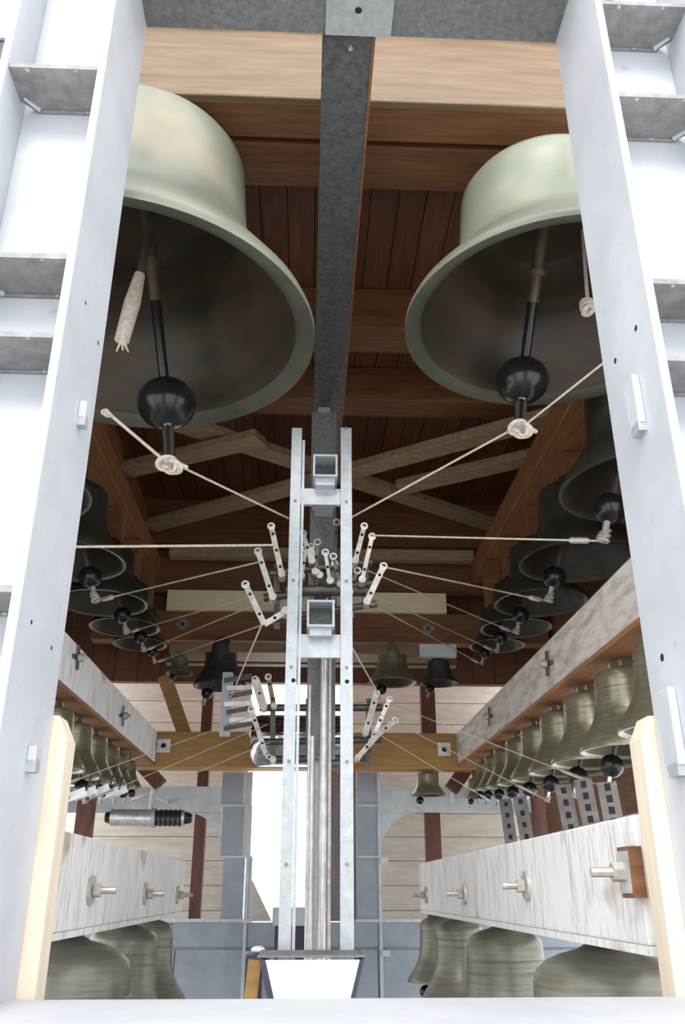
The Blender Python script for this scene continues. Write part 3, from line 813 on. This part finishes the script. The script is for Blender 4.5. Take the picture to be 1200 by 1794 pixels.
# polished drum above the ochre crossbeam
c = at(552, 1298, 6.3)
t = thing('steel_drum', (c.x, 6.3, c.z - 0.18), 'polished steel drum lying behind the ladder above the crossbeam', 'drum')
prof = []
L2 = 0.38
m = MB()
pts, rs = [], []
for x, r in ((-L2 - 0.06, 0.02), (-L2 - 0.055, 0.08), (-L2 - 0.03, 0.14), (-L2, 0.17), (-L2 + 0.04, 0.18), (-0.10, 0.18), (-0.095, 0.187), (-0.06, 0.187), (-0.055, 0.18), (L2 - 0.04, 0.18), (L2, 0.17), (L2 + 0.03, 0.14), (L2 + 0.055, 0.08), (L2 + 0.06, 0.02)):
    pts.append((c.x - 0.10 + x * 0.86, 6.3, c.z)); rs.append(r)
m.tube(pts, rs, 40).build('drum_body', 'chrome', t)
for x in (-0.2, 0.2):
    box(c.x + x - 0.02, c.x + x + 0.02, 6.36, 6.799, c.z - 0.19, c.z - 0.14).build('mounting_arm', 'rack', t)

# cylinder lamp on the left
D = 6.55
a, b_ = at(195, 1432, D), at(266, 1433, D)
t = thing('cylinder_lamp', (at(262, 1432, D).x, D, a.z - 0.06), 'silver and black cylinder lamp hanging below the pale header plate', 'lamp')
MB().tube([a, b_], 0.058, 20).build('housing', 'silver', t)
MB().tube([at(185, 1432, D), a], [0.035, 0.045], 16).build('rear_cap', 'black', t)
MB().tube([b_, at(273, 1433, D)], 0.066, 20).build('ring', 'galv', t)
m = MB()
pp, rr = [], []
for i in range(12):
    pp.append(at(273 + i * 4.2, 1433, D)); rr.append(0.052 if i % 2 else 0.060)
m.tube(pp, rr, 18).build('ribbed_barrel', 'black', t)
MB().tube([at(319, 1433, D), at(324, 1433, D)], 0.054, 18).build('ring', 'silver', t)
MB().tube([at(324, 1433, D), at(336, 1434, D)], [0.045, 0.03], 16).build('nose', 'black', t)
h0 = at(266, 1420, D); 
MB().tube([h0, (h0.x, D, at(266, 1395, D).z), (h0.x, 7.3, at(266, 1390, D).z)], 0.013, 8).build('hanging_arm', 'steel_pale', t)

# perforated straps behind the lower right beam
for i, (px0, py0, px1, py1, D) in enumerate(((1062, 1370, 1078, 1455, 3.1), (1020, 1365, 1037, 1450, 3.4), (985, 1375, 1003, 1465, 3.75), (910, 1395, 925, 1480, 4.6), (885, 1400, 896, 1480, 5.1))):
    p, q = at(px0, py0, D), at(px1, py1, D)
    d = (q - p); q2 = q + d * 0.9
    t = thing('perforated_strap', q2, ORD[i] + ' perforated steel strap from the column, behind the lower beam with the square bolt block', 'strap', 'perforated straps behind the lower bell beam')
    MB().bar(p, q2, 0.07, 0.006, (0, 1, 0)).build('strap', 'strap', t)
    for k in range(7):
        c = p + d * (0.12 + k * 0.24)
        MB().bar(c - d.normalized() * 0.014, c + d.normalized() * 0.011, 0.022, 0.0075, (0, 1, 0)).build('slot', 'hole', t)
# zinc clips under the left brass bells
for i, (px, py) in enumerate(((128, 1396), (148, 1392), (172, 1388), (190, 1392), (206, 1390))):
    D = 4.3 + 0.3 * i
    c = at(px, py, D)
    t = thing('spring_clip', c, ORD[i] + ' zinc spring clip from the column below the brass bells, larger great bell side', 'clip', 'zinc spring clips below the brass bells')
    w = 0.05
    MB().bar(c + Vector((-w, 0, -0.015)), c + Vector((w, 0.03, 0.03)), 0.04, 0.006, (0, 1, 0)).build('plate', 'silver', t)
    MB().tube([c + Vector((-0.02, -0.022, -0.004)), c + Vector((-0.02, -0.026, -0.004))], 0.011, 10).build('hole', 'hole', t)
    MB().tube([c + Vector((w, 0.03, 0.03)), c + Vector((w + 0.03, 0.05, 0.16))], 0.006, 6).build('spring', 'rack', t)

# ================================================================== ROCKER ARMS (tumblers) round the ladder
def rocker(pts, D, label, group, w=0.034, m='arm'):
    P = [at(x, y, D) for x, y in pts]
    t = thing('bell_crank', P[-1], label, 'lever', group)
    for i in range(len(P) - 1):
        o = MB().bar(P[i], P[i + 1], w * 0.82, 0.010, (0, 1, 0)).build('arm', m, t)
        d = P[i + 1] - P[i]
        k = max(1, int(d.length / 0.09))
        for j in range(k):
            c = P[i] + d * ((j + 0.5) / k)
            MB().tube([c - Vector((0, 0.0052, 0)), c - Vector((0, 0.0068, 0))], 0.008, 10).build('hole', 'hole', o)
    MB().tube([P[-1] + Vector((0, -0.03, 0)), P[-1] + Vector((0, 0.05, 0))], 0.019, 12).build('pivot', 'arm', t)
    MB().ring(P[0], (0, 1, 0), 0.016, 0.006).build('eye', 'silver', t)
    return t
RG = 'rocker levers of the upper rack'
rocker([(475, 922), (494, 1008)], 4.05, 'tall pale bell crank tied to the larger great bell', RG)
rocker([(452, 966), (478, 1048)], 4.00, 'perforated bell crank holding the straight horizontal wire', RG)
rocker([(430, 1024), (463, 1094), (500, 1072)], 3.95, 'L-shaped pale bell crank in front of the cream plank', RG)
rocker([(531, 935), (546, 985)], 4.12, 'short pale bell crank between the ladder rails', RG, 0.028)
rocker([(545, 958), (560, 1010)], 4.14, 'short grey bell crank between the ladder rails', RG, 0.024)
rocker([(590, 915), (586, 990)], 4.16, 'thin dark bell crank behind the ladder rail', RG, 0.02, 'rack')
rocker([(638, 922), (622, 985)], 4.10, 'brown-grey bell crank tied to the smaller great bell', RG, 0.03)
rocker([(652, 940), (634, 1018)], 4.05, 'perforated bell crank beside the pale tie of the smaller great bell', RG, 0.026)
rocker([(672, 992), (642, 1056)], 3.98, 'wide perforated bell crank over the end of the cream plank', RG, 0.036)
LG = 'rocker levers of the lower rack'
rocker([(440, 1243), (466, 1322), (478, 1331)], 5.0, 'pale L-shaped bell crank in front of the ochre crossbeam', LG, 0.034)
rocker([(692, 1262), (660, 1290), (626, 1328)], 5.0, 'long pale bell crank across the ochre crossbeam by the ladder', LG, 0.034)
rocker([(660, 1215), (640, 1285)], 5.05, 'grey perforated bell crank below the bright brass bell', LG, 0.045)
rocker([(682, 1225), (650, 1300)], 5.1, 'silver bell crank beside the ladder rail below the brass bell', LG, 0.03, 'silver')
rocker([(447, 1190), (462, 1240)], 5.05, 'brownish bell crank in front of the polished drum', LG, 0.06)
rocker([(470, 1186), (480, 1238)], 5.1, 'rusty bell crank in front of the polished drum', LG, 0.035, 'rust')
for i, (a, b, D, lab) in enumerate((((536, 962), (528, 1012), 4.13, 'first'), ((556, 950), (552, 1004), 4.13, 'second'), ((570, 968), (578, 1020), 4.13, 'third'), ((584, 975), (596, 1026), 4.13, 'fourth'), ((512, 985), (522, 1038), 4.13, 'fifth'), ((626, 1000), (612, 1040), 4.13, 'sixth'))):
    rocker([a, b], D, lab + ' of the small dark levers huddled behind the ladder rails', RG, 0.022, 'strap' if i % 2 else 'arm')
    p, q = at(b[0], b[1], 4.16), at(b[0] + (6 if i % 2 else -7), b[1] + 42, 4.16)
    m = MB()
    pts = []
    for k in range(49):
        f_ = k / 48
        c = p.lerp(q, f_)
        pts.append(c + Vector((0.008 * math.cos(f_ * 50), 0.008 * math.sin(f_ * 50), 0)))
    tag(m.tube(pts, 0.0022, 5).build('coil_spring', 'silver'), 'thin coil spring under the %s small dark crank behind the ladder rails' % lab, 'spring', 'coil springs of the upper rack')
# racks that carry the arms
def rack(label, bars, D, brackets):
    p = at(bars[0][0], bars[0][1], D)
    t = thing('rocker_rack', p, label, 'rack')
    for (x0, y0, x1, y1, r) in bars:
        MB().tube([at(x0, y0, D + 0.07), at(x1, y1, D + 0.07)], r, 10).build('shaft', 'rack', t)
    for (x, y0, y1) in brackets:
        MB().bar(at(x, y0, D + 0.09), at(x, y1, D + 0.09), 0.03, 0.05, (0, 1, 0)).build('bracket', 'rack', t)
    return t
rack('oily steel rack of shafts carrying the upper rocker levers', [(472, 1005, 652, 985, 0.02), (462, 1048, 655, 1022, 0.022), (455, 1090, 660, 1058, 0.018), (500, 1035, 640, 1035, 0.03)], 4.08, [(485, 990, 1100), (585, 985, 1060), (640, 980, 1062), (545, 985, 1060)])
rack('steel rack of shafts carrying the lower rocker levers', [(455, 1240, 670, 1240, 0.022), (462, 1300, 668, 1296, 0.02), (470, 1330, 640, 1328, 0.02)], 5.06, [(478, 1225, 1335), (540, 1225, 1335), (645, 1225, 1335)])
# small dark levers clustered left of the drum
for i in range(7):
    y = 1192 + i * 14
    P = at(392 + (i % 3) * 5, y, 5.6); Q = at(442, y - 8 + (i % 2) * 6, 5.6)
    o = MB().bar(P, Q, 0.03, 0.012, (0, 1, 0)).build('lever_bar', 'silver' if i % 2 else 'rack')
    tag(o, ('bright' if i % 2 else 'dark') + ' lever bar, ' + ORD[i] + ' from the top of the stack beside the polished drum', 'lever', ('bright' if i % 2 else 'dark') + ' lever bars beside the polished drum')
X0, X1, Z0, Z1 = px_rect(388, 1180, 406, 1290, 5.66)
tag(box(X0, X1, 5.62, 5.68, Z0, Z1).build('lever_bracket', 'steel_pale'), 'pale grey bracket plate holding the stack of lever bars', 'bracket')

# ================================================================== WIRES AND ROPES
def wire(p, q, label, group=None, r=0.0042, m='wire', turn=None, sag=0.0):
    p, q = Vector(p), Vector(q)
    t = thing('wire', p.lerp(q, 0.5), label, 'wire', group)
    pts = [p.lerp(q, k / 6) - Vector((0, 0, sag * 4 * (k / 6) * (1 - k / 6))) for k in range(7)]
    MB().tube(pts, r, 6).build('strand', m, t)
    if turn:
        a, b = p.lerp(q, turn), p.lerp(q, turn + 0.09)
        MB().tube([a, a.lerp(b, 0.15), a.lerp(b, 0.85), b], [r, r * 3.2, r * 3.2, r], 8).build('turnbuckle', 'arm', t)
    return t
def knot(t, c, s=1.0):
    for k in range(4):
        MB().ring(Vector(c) + Vector((0.02 * math.sin(2.4 * k), 0.01 * k, 0.016 * math.cos(2.4 * k))) * s, (math.sin(1.9 * k), 0.8, math.cos(1.3 * k)), 0.020 * s, 0.008 * s, 12, 6).build('knot_loop', 'rope', t)
        MB().ring(Vector(c) + Vector((0.012 * (k - 1.5) * s, 0.004 * k, 0.010 * (k % 2) * s - 0.006 * k * s)), (0.25 * (k - 1.5), 0.5, 1), 0.034 * s, 0.009 * s).build('knot_loop', 'rope', t)
    MB().tube([Vector(c) + Vector((0.03 * s, 0, 0)), Vector(c) + Vector((0.075 * s, 0.02, -0.01))], [0.014 * s, 0.010 * s], 6).build('knot_tail', 'rope', t)
w = wire(tipL, at(505, 908, 4.05), 'twisted cream cord from the larger great bell clapper to the rocker levers', 'tie cords of the great bells', 0.0055, 'rope')
knot(w, tipL - Vector((0, 0, 0.01)))
w = wire(tipR, at(611, 909, 4.06), 'twisted cream cord from the smaller great bell clapper to the rocker levers', 'tie cords of the great bells', 0.0055, 'rope')
knot(w, tipR - Vector((0, 0, 0.01)))
w = wire(at(183, 718, 2.95), tipL + Vector((-0.02, 0, 0)), 'pinkish return rope from the frame to the larger great bell clapper', None, 0.007, 'rope')
knot(w, at(186, 722, 2.95), 0.35)
w = wire(tipR + Vector((0.02, 0, 0)), at(1062, 632, 2.75), 'thin return rope from the smaller great bell clapper up behind the column', None, 0.005, 'rope')
UR = UP[:5]; UL = UP[5:]
wire(at(120, 958, 3.75), at(481, 955, 4.045), 'straight pale wire running level to the perforated bell crank', None, 0.0065, 'rope')
wire(clap_tip(UL[1]), at(452, 985, 4.0), 'wire with turnbuckle from second upper bell, larger great bell side', None, 0.0048, turn=0.04)
wire(clap_tip(UR[0]), at(652, 938, 4.05), 'level wire with turnbuckle from first upper bell, smaller great bell side', None, 0.005, turn=0.05)
wire(clap_tip(UR[1]), at(676, 994, 4.0), 'wire with turnbuckle from second upper bell, smaller great bell side', None, 0.0048, turn=0.05)
WG = 'thin wires from the upper rack to the far upper bells'
for it, e, D in ((UR[2], (645, 1000), 4.1), (UR[3], (648, 1040), 4.1), (UR[4], (650, 1058), 4.1), (UL[2], (440, 1045), 4.0), (UL[3], (446, 1060), 4.0), (UL[4], (462, 1094), 3.98)):
    wire(clap_tip(it), at(*e, D), 'thin wire from the upper rack to the ' + it[5].replace(' dark bronze bell from the column in the upper row', ' upper bell'), WG, 0.0036, turn=0.05)
wire(at(458, 1096, 3.98), at(404, 1222, 5.4), 'thin wire from the L-shaped bell crank down to the stack of lever bars', None, 0.0042, 'rope')
wire(at(613, 1128, 3.95), at(664, 1217, 5.04), 'thin wire slanting past the bright brass bell to a lower bell crank', None, 0.0042, 'rope')
MG = 'thin wires from the lower rack to the brass bells'
for it in MID:
    x, y, z, R, turn, lab = it
    if y < 3.3: continue
    nth = lab.split(' ')[0]
    if nth not in (('first', 'third', 'sixth') if turn else ('second', 'fourth', 'seventh')): continue
    e = (470, 1272) if turn else (655, 1262)
    k = y - 4.9
    wire(clap_tip(it), at(e[0] + (k * 3 if turn else -k * 3), e[1] + k * 26, 5.0), 'thin wire from the lower rack to the %s brass bell, %s' % (nth, SIDE[-1 if turn else 1]), MG, 0.0021, turn=0.06)
